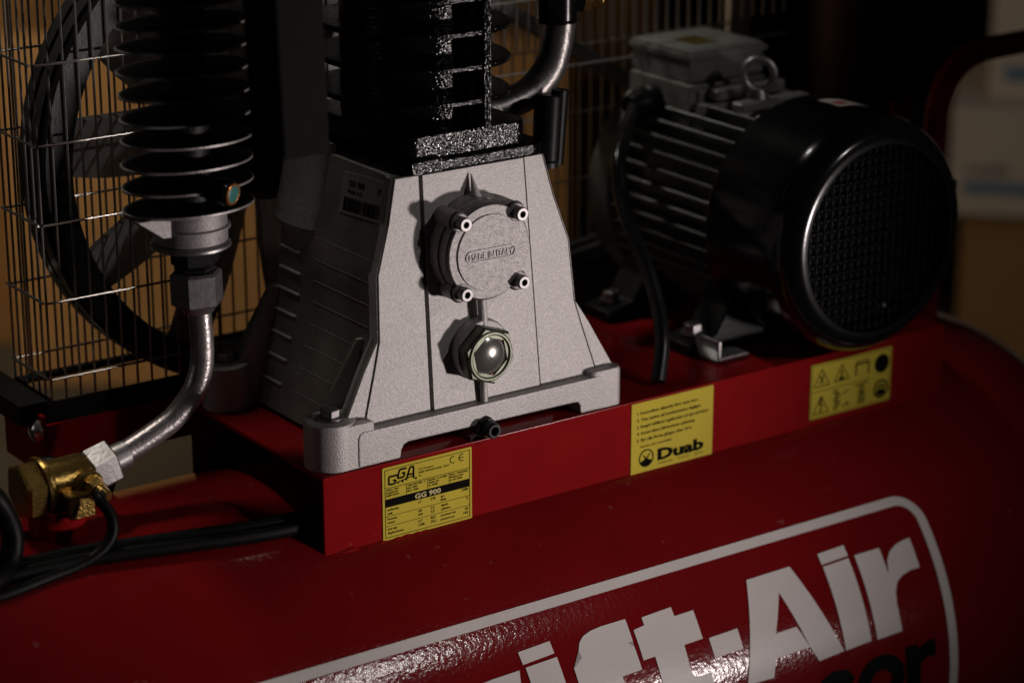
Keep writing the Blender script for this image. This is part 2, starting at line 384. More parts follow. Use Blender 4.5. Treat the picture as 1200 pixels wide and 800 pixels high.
p.frame(2, 2.2, 77.2, 55.6, .4)
for x in (20.5, 39.5, 58.5): p.rect(x, 33, x+.35, 41)
p.rect(2.4, 41, 76.8, 41.4)
p.rect(2.4, 26.5, 76.8, 32.6) if False else None
for y in (19.0, 11.2): p.rect(2.4, y, 76.8, y+.3)
# stylised initials
def stroke(pts, w):
    for a, b in zip(pts, pts[1:]): p.line(a, b, w)
stroke([(13.2, 51.4-1.5), (5.6, 49.9), (5.6, 43.8), (11.4, 43.8), (11.4, 46.4), (9.2, 46.4)], 1.5)
stroke([(21.2, 53.6), (15.0, 53.6), (13.2, 47.2), (18.6, 47.2), (19.6, 50.4), (17.0, 50.4)], 1.5)
stroke([(20.6, 44.0), (24.2, 53.6), (27.2, 53.6), (27.2, 44.2)], 1.5); stroke([(21.8, 48.0), (27.2, 48.0)], 1.3)
stroke([(14.0, 44.4), (27.4, 46.4)], .8)
for x in (13.6, 17.6, 29.2): p.rect(x-.8, 43.1, x+.8, 44.6)
p.ring(62.2, 51.0, 2.9, 2.25, 60, 300, 18); p.ring(70.2, 51.0, 2.9, 2.25, 60, 300, 18); p.rect(67.6, 50.7, 71.4, 51.3)
p.text('C.da Torrenova', 31.5, 49.4, 1.5, bold=.01); p.text('60020 OFFAGNA (AN) - ITALY', 31.5, 46.9, 1.5, bold=.01); p.text('Tel.', 31.5, 44.3, 1.4, bold=.01)
for x, t in ((3.2, ('ANNO / YEAR', 'BAUJAHR AN', 'FABRICATION')), (21.6, ('TEMP. MAX IMPL. °C', 'MAX TEMP.', 'MAX. TEMP.')), (40.6, ('MATRIC. / N. DI SERIE', 'SERIAL NO', 'N. SERIE')), (59.4, ('MOD. / TYPE MODEL', 'MODELLO TIPO', 'N. DE SERIE'))):
    for k, q in enumerate(t): p.text(q, x, 38.9-2.15*k, 1.35, width=min(16.2, len(q)*1.0), bold=.02)
for y, a, u1, v1, b, v2 in ((23.3, 'serbatoio', 'LT', '270', 'giri', '1200'), (20.4, 'tank', '', '', 'RPM', ''), (16.1, 'Potenza', 'HP', '7,5', 'cilindri', '2'), (13.2, 'motor', 'kW', '5,5', 'cylinders', ''), (8.2, 'aria asp.', "L/1'", '827', 'pressione bar', '10'), (5.0, 'displacement', 'CFM', '29,2', 'pressure psi', '145')):
    p.text(a, 4, y, 1.9, bold=.012)
    if u1: p.text(u1, 31, y, 2.0, bold=.012); p.text(v1, 42, y, 2.1, bold=.012)
    p.text(b, 51, y, 1.8, bold=.012)
    if v2: p.text(v2, 75.4, y+(.0 if y < 12 else .6), 2.2, bold=.012, align='RIGHT')
p.rect(2.4, 26.4, 76.8, 32.7)
p.build('label_print', M['ink'], l1)
p = Print(.0495, -.0008, -.0012); p.text('GG 900', 39.5, 27.6, 3.9, bold=.03, align='CENTER', width=23); p.build('band_lettering', M['paleink'], l1)

l2 = label_base(.2797, .3621, -.0018, .0581, 'yellow instruction sticker with bold black maker name at the bottom')
p = Print(.2797, -.0018)
for k, (t, w) in enumerate((('1. Kontrollera oljenivån före varje start', 61), ('2. Töm tanken på kondensvatten dagligen', 64), ('3. Rengör luftfiltret regelbundet och byt vid behov', 72), ('4. Kontrollera kilremmens spänning', 58), ('5. Byt olja första gången efter 50 h', 55))):
    p.text(t, 5.5, 50.0-5.6*k, 2.5, width=w, bold=.02)
p.text('Service och reservdelar', 9, 22.2, 1.9, width=32, bold=.015)
p.build('instruction_lines', M['greyink'], l2)
p = Print(.2797, -.0018)
p.text('Duab', 26.5, 8.4, 9.2, width=47, bold=.045)
for x, w, t in ((27, 15, 'KOMPRESSORER'), (47, 12, 'TRYCKLUFT'), (64, 9, 'SERVICE')): p.text(t, x, 4.6, 1.3, width=w)
p.ring(15.2, 12.6, 7.4, 6.3); p.ring(15.2, 12.6, 6.3, 0, 205, 335, 14)
p.line((12.2, 15.2), (15.0, 12.0), 1.1); p.line((15.0, 12.0), (18.8, 15.8), 1.1)
p.build('maker_name', M['ink'], l2)

l3 = label_base(.4660, .5562, .0056, .0531, 'yellow warning sticker with eight safety pictograms')
p = Print(.4660, .0056)
def tri(cx, cy, w):
    p.line((cx-w, cy-w*.8), (cx+w, cy-w*.8), .9); p.line((cx-w, cy-w*.8), (cx, cy+w*.95), .9); p.line((cx+w, cy-w*.8), (cx, cy+w*.95), .9)
p.frame(1.2, 1.2, 89, 46.3, .4); p.rect(2, 23.4, 66, 23.9)
tri(12, 34.5, 8.4); tri(34, 35, 8); p.rect(33.2, 30, 34.8, 38); p.rect(31, 29, 37, 31.5)
p.line((10, 30), (14, 37), 1.2); p.line((14, 30), (10, 37), 1.2)
p.line((50, 29), (50, 39), 1.6); p.line((64, 29), (64, 39), 1.6); p.line((49, 39), (65, 39), 1.8); p.line((50, 41.5), (64, 41.5), .8)
tri(12, 11, 8.4); p.line((13, 18), (10.5, 12), 1.8); p.line((10.5, 12), (13.4, 11.6), 1.6); p.line((13.4, 11.6), (11, 5), 1.6)
for k in range(5): p.ring(28+(k%2)*3, 6+k*3.3, 2.4, 1.2, n=14)
p.line((36, 16), (42, 19), .9); p.line((36, 5), (42, 8), 1.2); p.line((42, 8), (42, 4), 1.2)
for k in range(4): p.rect(53, 4+k*2.6, 61, 5.6+k*2.6)
p.ring(57, 16.4, 3, 1.4, n=16); p.line((50, 20.5), (64, 21.5), 1.3)
p.build('pictograms', M['greyink'], l3)
p = Print(.4660, .0056)
p.ring(79, 34.5, 8.2, 6.3); p.ring(79, 34.5, 6.3, 0, 0, 360, 24, 1); p.ring(79, 12, 8.2, 6.4); p.ring(79, 12, 4.2, 2.2); p.line((74, 9), (84, 8), 3); p.line((79, 6), (79, 12), 3)
p.build('round_pictograms', M['ink'], l3)

def rrect(cx, cy, hx, hy, r, z, n=8): return [(cx+x, cy+y, z) for x, y in rr(-hx, hx, -hy, hy, r)]
# ================================================================== PUMP
XC = .148
pump = thing('compressor_pump', 'silver cast compressor pump with black finned cylinder on the red channel', 'compressor pump', (XC, .10, .0602))
LV = [(.0605, .1215), (.088, .1225), (.128, .1005), (.147, .0885), (.195, .0858), (.230, .0742), (.2625, .0662)]
def lerp(T_, z):
    if z <= T_[0][0]: return T_[0][1]
    for (a, b), (c, e) in zip(T_, T_[1:]):
        if z <= c: return b+(e-b)*(z-a)/(c-a)
    return T_[-1][1]
YF = lambda z: .011+.017*max(0, (z-.088))/(.262-.088)
cc = B()
# front plate with gusset flares
def plate(hw, y0, y1, zs, b=cc, xc=XC):
    rings = [[(xc-hw(z), YF(z)+y0, z), (xc+hw(z), YF(z)+y0, z), (xc+hw(z), YF(z)+y1, z), (xc-hw(z), YF(z)+y1, z)] for z in zs]
    b.loft(rings)
ZS = [.082, .088, .108, .128, .147, .17, .195, .230, .2625]
plate(lambda z: lerp(LV, z), .004, .012, ZS)
INN = [(.082, .1065), (.128, .0925), (.147, .0872), (.195, .0845), (.230, .0728), (.2625, .0648)]
def strip(l, r, y0, y1, zs=ZS):
    cc.loft([[(l(z), YF(z)+y0, z), (r(z), YF(z)+y0, z), (r(z), YF(z)+y1, z), (l(z), YF(z)+y1, z)] for z in zs])
G1 = lambda z: .1490-lerp([(.082, .0478), (.2625, .0448)], z)
G2 = lambda z: .1490+lerp([(.082, .0508), (.2625, .0470)], z)
strip(lambda z: XC-lerp(INN, z), lambda z: G1(z)-.0014, .0, .008)
strip(lambda z: G1(z)+.0014, lambda z: G2(z)-.0010, -.0014, .008)
strip(lambda z: G2(z)+.0008, lambda z: XC+lerp(INN, z), -.0004, .008)
strip(lambda z: XC+lerp(INN, z)+.0016, lambda z: XC+lerp(LV, z), .0002, .009)
strip(lambda z: XC-lerp(LV, z), lambda z: XC-lerp(INN, z)-.0014, .0012, .009)
# hollow body behind the plate
BD = [(.0605, .110), (.088, .100), (.147, .0835), (.195, .0800), (.230, .0695), (.2625, .0635)]
rings = []
for z in (.064, .088, .12, .147, .17, .195, .23, .2625):
    h = lerp(BD, z); yb = .188-.012*(z-.06)/.2; c = .012
    rings.append([(XC-h, YF(z)+.01, z), (XC+h, YF(z)+.01, z), (XC+h, yb-c, z), (XC+h-c, yb, z), (XC-h+c, yb, z), (XC-h, yb-c, z)])
cc.loft(rings)
# rear bearing housing
cc.lathe([(0, .062), (.02, .060), (.024, .055)], (XC, .186, .2035), (0, 1, 0), 40)
# base flange with the arch
arch = [(.0315, .0605), (.0672, .0605), (.0682, .067), (.0705, .0705), (.0745, .0718), (.2255, .0706), (.2292, .0700), (.2312, .0670), (.2318, .0605), (.2535, .0605),
        (.2545, .0635), (.2545, .0820), (.2530, .0858), (.2500, .0872), (.0365, .0872), (.0328, .0858), (.0315, .0820)]
fb = B(); fb.prism(arch, lambda x, z: (x, .0012, z), lambda x, z: (x, .020, z)); fb.bevel(.0016, 2, 50)
bm2 = fb.bm; me_ = bpy.data.meshes.new('tmp'); bm2.to_mesh(me_); bm2.free(); cc.bm.from_mesh(me_); bpy.data.meshes.remove(me_)
# four foot bosses and gusset webs
def boss(x, y, r, b, z1=.0955):
    b.lathe([(0, r), (z1-.0605-.0022, r), (z1-.0605-.0006, r-.0008), (z1-.0605, r-.0024)], (x, y, .0605), (0, 0, 1), 40)
boss(.0195, .0215, .0195, cc); boss(.0195, .176, .0185, cc); boss(.2765, .176, .0185, cc)
cc.box(.0195, .045, .0024, .040, .0605, .0935)
cc.loft([rrect(.2575, .0185, .0155+dx, .0165+dx, .0065, z) for z, dx in ((.0605, 0), (.0885, 0), (.0905, -.0008), (.0912, -.0025))])
for sx in (-1, 1):      # rear gusset web of each foot
    cc.prism([(XC+sx*.125, .0605), (XC+sx*.124, .092), (XC+sx*.086, .150), (XC+sx*.07, .150), (XC+sx*.07, .0605)], lambda x, z: (x, .168, z), lambda x, z: (x, .180, z))
    cc.prism([(XC+sx*.124, .0605), (XC+sx*.123, .090), (XC+sx*.090, .142), (XC+sx*.07, .142), (XC+sx*.07, .0605)], lambda x, z: (x, .0435, z), lambda x, z: (x, .047, z))
# pointed oil rib above the cover, bars below it
cc.lathe([(0, .0003), (.010, .0024), (.026, .0062), (.030, .0062)], (.1465, .0245, .2585), (-.01, -.42, -1), 16)
cc.lathe([(0, .0036), (.062, .0036)], (.1462, .0110, .1700), (0, -.095, -1), 12)
cc.lathe([(0, .0030), (.038, .0030)], (.1452, .0082, .1170), (0, -.05, -1), 12)
crank = cc.build('crankcase', M['alu'], pump, 40)
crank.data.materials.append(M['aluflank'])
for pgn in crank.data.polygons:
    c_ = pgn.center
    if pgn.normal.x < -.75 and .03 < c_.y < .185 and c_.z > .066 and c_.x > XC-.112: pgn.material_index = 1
# cooling ribs on the left flank
r0 = None
for k, z in enumerate((.083, .101, .118, .1345, .151, .1675, .184, .2005)):
    h = lerp(BD, z); x = XC-h
    b = B(); b.box(x-.0003, x+.004, .040, .118, z-.0004, z+.0004); b.build('flank_rib', M['alu2'], crank)
    if k < 8:
        b = B(); y0 = .166+.0018*(7-k)*.5; b.box(x-.0016, x+.006, y0-.036+.001*k, y0, z-.0011, z+.0011); b.bevel(.0008, 1); b.build('flank_rib', M['alu'], crank)
# corner bulge (bright, rough)
b = B()
rings = []
for z in (.205, .22, .24, .26, .270):
    h = lerp(BD, z); rings.append([(XC-h+.004-.012*math.sin(t), .152-.034*math.cos(t)+.0, z) for t in [i*PI/10 for i in range(11)]])
b.loft(rings); b.build('flank_bulge', M['alu2'], crank)
# paper label with bar code on the left flank
def flank(y, z, off=.0): return Vector((XC-lerp(BD, z)-off, y, z))
b = B(); g = 6
zz = [.2285+i*(.030/g) for i in range(g+1)]
b.loft([[flank(.032, z, .0010), flank(.096, z-.0035, .0010), flank(.096, z-.0035, -.0006), flank(.032, z, -.0006)] for z in zz])
pl = b.build('barcode_label', M['paper'], crank)
bm = bmesh.new()
x = .036; random.seed(3)
while x < .091:
    w = random.choice((.0006, .0009, .0014, .0021))
    vs = [bm.verts.new(flank(yy, z_-.0035*(yy-.032)/.064, .0013)) for yy, z_ in ((x, .2305), (x+w, .2305), (x+w, .2405), (x, .2405))]
    bm.faces.new(vs); x += w+random.choice((.0006, .0010, .0013))
fm = lambda x, y, q=0: flank(.094-x, .2285+y-.0035*(.062-x)/.064, .0013)
text_bm(bm, 'GG 900', .006, .0205, .0042, fm, width=.022, bold=.03); text_bm(bm, '900-52', .006, .0152, .0026, fm, width=.020, bold=.02); text_bm(bm, 'IT', .046, .0198, .0040, fm, bold=.03)
bb = B(); bb.bm.free(); bb.bm = bm; bb.build('barcode_print', M['ink'], pl, recalc=False)
# bearing end cover
ec = B()
CX, CZ = .1460, .2045
ears = [(CX-.0255, CZ+.0262), (CX+.0245, CZ+.0262), (CX+.0262, CZ-.0262), (CX-.0248, CZ-.0268)]
ec.lathe([(0, .0395), (.012, .0385), (.0135, .0375)], (CX, .026, CZ), (0, -1, 0), 72)
ec.lathe([(0, .0362), (.0130, .0362), (.0148, .0352), (.0148, .030)], (CX, .0150, CZ), (0, -1, 0), 72)
ec.lathe([(0, .0290), (.0014, .0286), (.0014, .0)], (CX, .0002, CZ), (0, -1, 0), 72)
for x, z in ears: ec.lathe([(0, .0078), (.0255, .0072), (.0265, .0062)], (x, .026, z), (0, -1, 0), 28)
cover = ec.build('end_cover', M['alucover'], pump, 30)
b = B(); b.lathe([(0, .0369), (.0010, .0369)], (CX, .0034, CZ), (0, -1, 0), 72)  # thin dark ring added to draw the outline behind the cover's edge
for x, z in ears: b.lathe([(0, .0082), (.0010, .0082)], (x, .0034, z), (0, -1, 0), 28)
b.build('outline_ring', M['outline_ring'], cover, 30)
for x, z in ears:
    b = B(); b.lathe([(0, .0052), (.0062, .0052), (.0070, .0046), (.0070, .0026), (.0032, .0026), (.0032, 0)], (x, -.0006, z), (0, -1, 0), 24)
    b.build('bolt', M['boltsteel'], cover)
bm = bmesh.new(); fm = lambda x, y, q=0: Vector((CX+x*.001, -.0012-q*.001, CZ+y*.001))
text_bm(bm, 'MADE IN ITALY', .3, -3.8, 5.2, fm, width=39, bold=-.004, align='CENTER', extr=1.5)
def emb(poly_o, poly_i):
    n = len(poly_o)
    for i in range(n):
        q = [poly_o[i], poly_o[(i+1)%n], poly_i[(i+1)%n], poly_i[i]]
        f0 = [bm.verts.new(fm(x, y, .9)) for x, y in q]; bm.faces.new(f0)
        f1 = [bm.verts.new(fm(x, y, -.3)) for x, y in q]
        for a in (0, 2): bm.faces.new((f0[a], f0[(a+1)%4], f1[(a+1)%4], f1[a]))
emb(rr(-22, 22, -5.6, 3.6, 4.55), rr(-21.2, 21.2, -4.8, 2.8, 3.75))
bb = B(); bb.bm.free(); bb.bm = bm; bb.build('raised_lettering', M['alu'], cover, 30)
# sight glass
SX, SZ = .1442, .1275
b = B(); b.lathe([(0, .0238), (.008, .0238), (.010, .0225)], (SX, .016, SZ), (0, -1, 0), 48); sgb = b.build('sight_glass_boss', M['alu'], pump)
b = B(); b.lathe([(0, .0220), (.0025, .0234), (.0095, .0234), (.0115, .0215), (.0115, .0160), (.0085, .0150)], (SX-.001, .0065, SZ-.0015), (0, -1, 0), 6, PI/6+.2, caps=False); nut = b.build('sight_glass_nut', M['greenzinc'], pump)
b = B(); b.torus((SX-.001, -.0045, SZ-.0015), (0, 1, 0), .0178, .0019, 40, 10); b.build('nut_rim', M['greenzinc'], nut)
b = B(); b.torus((SX-.001, -.0022, SZ-.0015), (0, 1, 0), .0150, .0013, 40, 10); b.build('orange_reflection', M['copper'], nut)  # orange ring stands in for the warm reflection low in the glass
b = B(); b.lathe([(0, .0172), (.0008, .0170), (.0022, .0150), (.0040, .0115), (.0051, .0075), (.0056, .0035), (.0058, .0)], (SX-.001, -.0012, SZ-.0015), (0, -1, 0), 48); b.build('glass_lens', M['glass'], nut, 60)
# drain plug below the arch
b = B(); b.hexp((.1425, .012, .0690), (.1425, -.003, .0690), .0086, .3); b.lathe([(0, .0062), (.007, .0062), (.0085, .0052), (.0085, .0036), (.005, .0034)], (.1425, -.003, .0690), (0, -1, 0), 24, caps=False)
b.build('drain_plug', M['iron'], pump)
# foot bolts
for x, y, z in ((.0195, .0215, .0955), (.0195, .176, .0955), (.2765, .176, .0955)):
    b = B(); b.lathe([(0, .0105), (.0015, .0105), (.0018, .0085)], (x, y, z), (0, 0, 1), 28); b.hexp((x, y, z+.0016), (x, y, z+.0076), .0072, .2); b.build('foot_bolt', M['steel'], pump)
# cylinder base flanges (rough black cast)
cyl = B()
cyl.loft([rrect(.155, .108, .0665, .078, .016, z) for z in (.2615, .2705)])
cyl.box(.098, .126, .0285, .06, .2615, .2725)
cyl.loft([rrect(.152, .108, .0555, .072, .012, z) for z in (.2705, .2885)])
cyl.loft([rrect(.152, .110, .050, .055, .045, z) for z in (.2885, .60)])
cyl.bevel(.0012, 2, 50)
cb = cyl.build('cylinder_block', M['black'], pump, 40)
b = B(); b.prism([(.1585, .0445), (.1650, .0335), (.1705, .0325), (.1725, .0365), (.178, .060), (.158, .060)], lambda x, y: (x, y, .2885), lambda x, y: (x, y, .60)); b.bevel(.001, 2, 50); b.build('cylinder_rib', M['black'], cb)
def finring(z, t, n=56):
    out = []
    for i in range(n):
        a = 2*PI*i/n; c, s_ = math.cos(a), math.sin(a); e = 2/2.8
        out.append((.148+.0665*math.copysign(abs(c)**e, c), .108+.074*math.copysign(abs(s_)**e, s_), z))
    return out
b = B(); b.loft([finring(-.0022, 0), finring(.0022, 0)]); b.bevel(.0008, 1, 50); f0 = b.build('cylinder_fin', M['black'], cb); f0.location.z += .3085
base = f0.matrix_basis.copy()
for k in range(1, 12):
    twin(f0, cb, Matrix.Translation((0, 0, .0253*k)) @ base)

# ================================================================== INTAKE BOX
ib = thing('intake_filter_box', 'tall dark grey intake filter housing hanging beside the black cylinder', 'filter housing', (-.0065, .02, .2985))
b = B(); b.loft([rrect(-.0065+dx, .0215, .0205, .0215, .005, z) for z, dx in ((.2985, .0), (.34, -.0010), (.60, -.0105))]); b.bevel(.0015, 2, 50)
h = b.build('housing', M['box'], ib)
b = B(); b.lathe([(0, .0035), (.29, .0035)], (-.0225, .0025, .302), (-.035, 0, 1), 24); b.build('corner_rib', M['box'], ib)
B().tube([(-.015, .035, .57), (.03, .06, .58), (.11, .105, .585)], .012, 16).build('intake_duct', M['box'], ib)

# ================================================================== HEAD PIPE
hpz = thing('discharge_pipe', 'bent grey steel pipe with black elbow right of the cylinder', 'pipe', (.262, .10, .30))
B().tube([(.283, .10, .350), (.2815, .10, .338), (.279, .10, .325), (.272, .10, .307), (.254, .10, .291), (.225, .10, .283), (.200, .10, .281)], .0125, 20, 8).build('bent_pipe', M['pipe2'], hpz)
b = B(); b.tube([(.279, .10, .345), (.279, .10, .368), (.279, .10, .60)], .0165, 18); b.tube([(.272, .10, .362), (.29, .095, .361), (.298, .092, .360)], .010, 16); b.build('elbow', M['gloss'], hpz)
b = B(); b.hexp((.296, .093, .3602), (.304, .090, .3600), .0088); b.lathe([(0, .0068), (.010, .0068), (.012, .0058), (.012, .003), (.007, .0028)], (.302, .0905, .3600), (.8, -.55, -.05), 24, caps=False); b.build('brass_plug', M['brass'], hpz)
bt = thing('breather_tube', 'short black rubber breather sleeve standing on the pump shoulder', 'tube', (.250, .07, .248))
b = B(); b.lathe([(0, .0108), (.048, .0108), (.0495, .0098)], (.2425, .064, .247), (.10, .05, 1), 24); b.build('rubber_sleeve', M['rubber'], bt)
b = B(); b.lathe([(0, .0068), (.058, .0068)], (.256, .070, .240), (.08, .0, 1), 20); b.build('thin_tube', M['rubber'], bt)
b = B(); b.lathe([(0, .0095), (.004, .0095), (.006, .008)], (.2445, .066, .2405), (0, 0, 1), 20); b.build('sleeve_collar', M['iron'], bt)

# ================================================================== AFTERCOOLER
AX, AY = -.0460, .100
ac = thing('finned_aftercooler', 'upright stack of round dark cooling fins at left of the pump', 'aftercooler', (AX, AY, .217))
b = B(); b.lathe([(0, .0165), (.36, .0165)], (AX, AY, .248), (0, 0, 1), 40); b.build('core', M['blackfin'], ac)
fz = [.2483+.0165*i for i in range(20)]
b = B(); b.lathe([(-.0012, .024), (-.0012, .0488), (-.0007, .0500), (.0007, .0500), (.0012, .0488), (.0014, .024)], (0, 0, 0), (0, 0, 1), 72); ff = b.build('fin', M['blackfin'], ac, 30)
ff.data.materials.append(M['finedge'])
for pgn in ff.data.polygons:
    if pgn.center.xy.length > .0486: pgn.material_index = 1  # rim faces get the painted edge light
OV = Matrix.Diagonal((1, .70, 1, 1))
ff.matrix_basis = T(AX, AY, fz[0]) @ OV
for z in fz[1:]:
    twin(ff, ac, T(AX+random.uniform(-.0006, .0006), AY, z+random.uniform(-.0008, .0008)) @ Matrix.Rotation(random.uniform(-.014, .014), 4, 'Y') @ Matrix.Rotation(random.uniform(-.012, .012), 4, 'X') @ OV)
b = B(); b.lathe([(.2470, .0270), (.2350, .0268), (.2340, .0292), (.2325, .0292), (.2318, .0272), (.2235, .0270), (.2225, .026)], (AX, AY, 0), (0, 0, 1), 56)
b.prism([(AX-.049, .2462), (AX-.024, .2462), (AX-.024, .232), (AX-.030, .2322)], lambda x, z: (x, AY-.017, z), lambda x, z: (x, AY+.017, z))
b.build('bottom_flange', M['alu2'], ac, 40)
b = B(); b.lathe([(.2222, .0270), (.2205, .0292), (.2188, .0292), (.2178, .0270)], (AX, AY, 0), (0, 0, 1), 48); b.build('sealing_ring', M['steel'], ac)
b = B(); b.hexp((AX+.003, AY, .2180), (AX+.003, AY, .2040), .0180, .25); b.hexp((AX+.003, AY, .2040), (AX+.003, AY, .199), .0150, .55); b.build('hex_nipple', M['iron'], ac)
sv = B(); dr = Vector((.40, -.86, -.10)).normalized(); o = Vector((-.050, .082, .2685))
sv.lathe([(0, .008), (.014, .008), (.015, .0098), (.030, .0098), (.031, .0085)], o, dr, 28); svo = sv.build('safety_valve', M['gloss'], ac)
b = B(); b.torus(o+dr*.0325, dr, .0068, .0013, 32, 10); b.build('valve_ring', M['copper'], svo)
b = B(); b.lathe([(0, .0068), (.0022, .0066), (.0030, .005), (.0026, 0)], o+dr*.031, dr, 28); b.build('valve_cap', M['green'], svo)

# ================================================================== DELIVERY PIPE
dp = thing('delivery_pipe', 'curved bare steel pipe from the aftercooler down to the brass valve', 'pipe', (-.06, .1, .09))
B().tube([(-.0420, .1, .186), (-.0408, .1, .160), (-.0402, .1, .140), (-.0418, .1, .1235), (-.0492, .1, .1065), (-.0655, .1, .0905), (-.0850, .1, .0808), (-.1050, .1, .0728), (-.1260, .1, .0650)], .0087, 24, 8).build('bent_tube', M['pipe'], dp)
b = B(); b.hexp((AX+.003, AY, .199), (AX+.0036, AY, .1735), .0195, .25); b.lathe([(0, .015), (.006, .011)], (AX+.0036, AY, .1738), (0, 0, -1), 32); b.build('union_nut', M['steel'], dp)
pa = Vector((-.0215, 0, -.0055)).normalized()
b = B(); b.hexp(Vector((-.1165, .1, .0686)), Vector((-.1165, .1, .0686))+pa*.0205, .0172, .56); b.lathe([(0, .0108), (.012, .0104), (.0125, .009)], (-.1170, .1, .0685), -pa, 28); b.build('union_nut', M['steel'], dp)

# ================================================================== CHECK VALVE
cv = thing('check_valve', 'brass check valve with large hex cap on the tank at left', 'check valve', (-.16, .1, .047))
va = Vector((1, .0, .035)).normalized(); vb = Vector((-.1545, .1, .0618))
b = B(); b.lathe([(-.019, .0195), (-.015, .0195), (-.014, .0172), (.014, .0172), (.017, .0150), (.022, .0148)], vb, va, 48)
b.lathe([(0, .0118), (.020, .0112), (.022, .0090)], vb+va*.008, (.10, -.99, -.02), 28)
b.box(-.178, -.146, .088, .112, .046, .060)
vbody = b.bevel(.0008, 1, 50).build('valve_body', M['brass'], cv, 40)
b = B(); b.hexp(vb-va*.021, vb-va*.036, .0218, .35, .10); b.lathe([(-.021, .0218), (-.0187, .0222)], vb, va, 48); b.build('hex_cap', M['brass'], cv)
b = B(); b.lathe([(-.0180, .0212), (-.0160, .0212)], vb, va, 48); b.build('seal_ring', M['brass'], cv)
b = B(); b.lathe([(0, .012), (.012, .012)], (-.163, .098, .0475), (0, 0, -1), 24); b.box(-.1660, -.1460, .0700, .094, .0430, .0610); b.bevel(.0008, 1, 50); b.build('square_port', M['brass'], cv)
q0 = vb+va*.008+Vector((.10, -.99, -.02))*.022
b = B(); b.hexp(q0, q0+Vector((.0012, -.009, -.001)), .0082, .2); b.lathe([(0, .0058), (.007, .0052), (.009, .0042)], q0+Vector((.0012, -.009, -.001)), (.3, -.9, -.3), 20); b.build('compression_fitting', M['brass'], cv)

# ================================================================== HOSES AND CABLES
tb = B().tube([q0+Vector((.0015, -.012, -.002)), (-.1490, .056, .0600), (-.1450, .0480, .0500), (-.1470, .0440, .0370), (-.1590, .0420, .0270), (-.1780, .0410, .0215), (-.2000, .0390, .0195), (-.2350, .0340, .0175), (-.30, .03, .015)], .0042, 14, 8).build('pilot_tube', M['rubber'])
tag(tb, 'thin black plastic tube looping down from the brass valve', 'tube')
hb = B().tube([(-.275, .075, .088), (-.246, .066, .0905), (-.2265, .060, .0785), (-.2150, .060, .0505), (-.2215, .054, .0310), (-.2415, .040, .0265), (-.31, .02, .022)], .0082, 18, 8).build('air_hose', M['rubber'])
tag(hb, 'thick black air hose curving down at the left edge', 'hose')
for k, (dv, nm, lb) in enumerate(((-.0085, 'power_cable', 'upper of two black cables running along the tank into the channel'), (.0015, 'power_cable', 'lower of two black cables running along the tank into the channel'))):
    P = [(.09, .070), (.03, .0745), (.0059, .0765), (-.0424, .0735), (-.1056, .0640), (-.1643, .0545), (-.205, .052), (-.26, .052), (-.34, .056)]
    tag(B().tube([tank_pt(u, v+dv, .0056+.0006*k) for u, v in P], .0052, 14, 8).build(nm, M['rubber']), lb, 'cable', 'cables entering the channel')
tag(B().tube([(-.15, .20, .02), (-.128, .19, .040), (-.105, .17, .030), (-.088, .158, .022)], .0060, 12).build('short_cable', M['rubber']), 'short black cable crossing the tank top behind the steel pipe', 'cable')

# ================================================================== BELT GUARD (wire cage)
GX0, GX1, GF, GB, GT = -.1035, .625, .226, .291, .62
bg = thing('belt_guard', 'wire mesh belt guard cage standing behind the pump and motor', 'belt guard', (.25, .26, .06))
def vwire(z0, z1, r=.00105):
    b = B(); b.cyl((0, 0, z0), (0, 0, z1), r, 8); o = b.build('wire', M['wire'], bg); return o
def place(o, x, y):
    o.matrix_basis = T(x, y, 0)
W0 = {}
def addv(x, y, z0, z1):
    k = (round(z0, 3), round(z1, 3))
    if k not in W0: W0[k] = vwire(z0, z1); W0[k].matrix_basis = T(x, y, 0); return
    twin(W0[k], bg, T(x, y, 0))
i = 0; x = GX0
while x < .05: addv(x, GF, .072, GT); x += .0122
x = .05
while x < GX1: addv(x, GF, .292, GT); x += .0122
x = GX0
while x < GX1: addv(x, GB, .072, GT); x += .0122
y = GF+.0108
while y < GB-.004: addv(GX0, y, .072, GT); y += .0108
def addh(a, b_, key):
    if key not in W0:
        b = B(); b.cyl((0, 0, 0), Vector(b_)-Vector(a), .00105, 8); W0[key] = b.build('wire', M['wire'], bg); W0[key].matrix_basis = T(*a); return
    twin(W0[key], bg, T(*a))
z = .092
while z < GT:
    addh((GX0, GF-.0022, z), (.05, GF-.0022, z), 'hl') if z < .27 else addh((GX0, GF-.0022, z), (GX1, GF-.0022, z), 'hf')
    addh((GX0, GB-.0022, z), (GX1, GB-.0022, z), 'hf2'); addh((GX0-.0022, GF, z), (GX0-.0022, GB, z), 'he'); z += .0605
b = B(); b.tube([(GX0, GF, .072), (GX0, GB, .072), (GX1, GB, .072)], .0035, 10, 1); b.build('bottom_rail', M['iron'], bg)
b = B(); b.box(GX1-.012, GX1+.012, GB-.003, GB+.003, .06, GT); b.build('end_post', M['wire'], bg)
b = B(); b.box(GX0-.012, .02, GF-.003, GF+.001, .058, .074); b.box(GX0-.028, GX0-.004, GF-.002, GB+.02, .060, .076); b.build('kick_strip', M['iron'], bg)
# bolts holding the guard to its bracket
for (x, y, z, lb) in ((-.1145, .2335, .0655, ''), (-.1145, .2235, .0545, '')):
    b = B(); b.lathe([(-.001, .0095), (.0015, .0095), (.004, .0075), (.0058, .004), (.0062, 0)], (x-.004, y, z), (-1, 0, 0), 24); b.cyl((x+.004, y, z), (x-.003, y, z), .004, 12); b.build('dome_bolt', M['chrome'], bg)

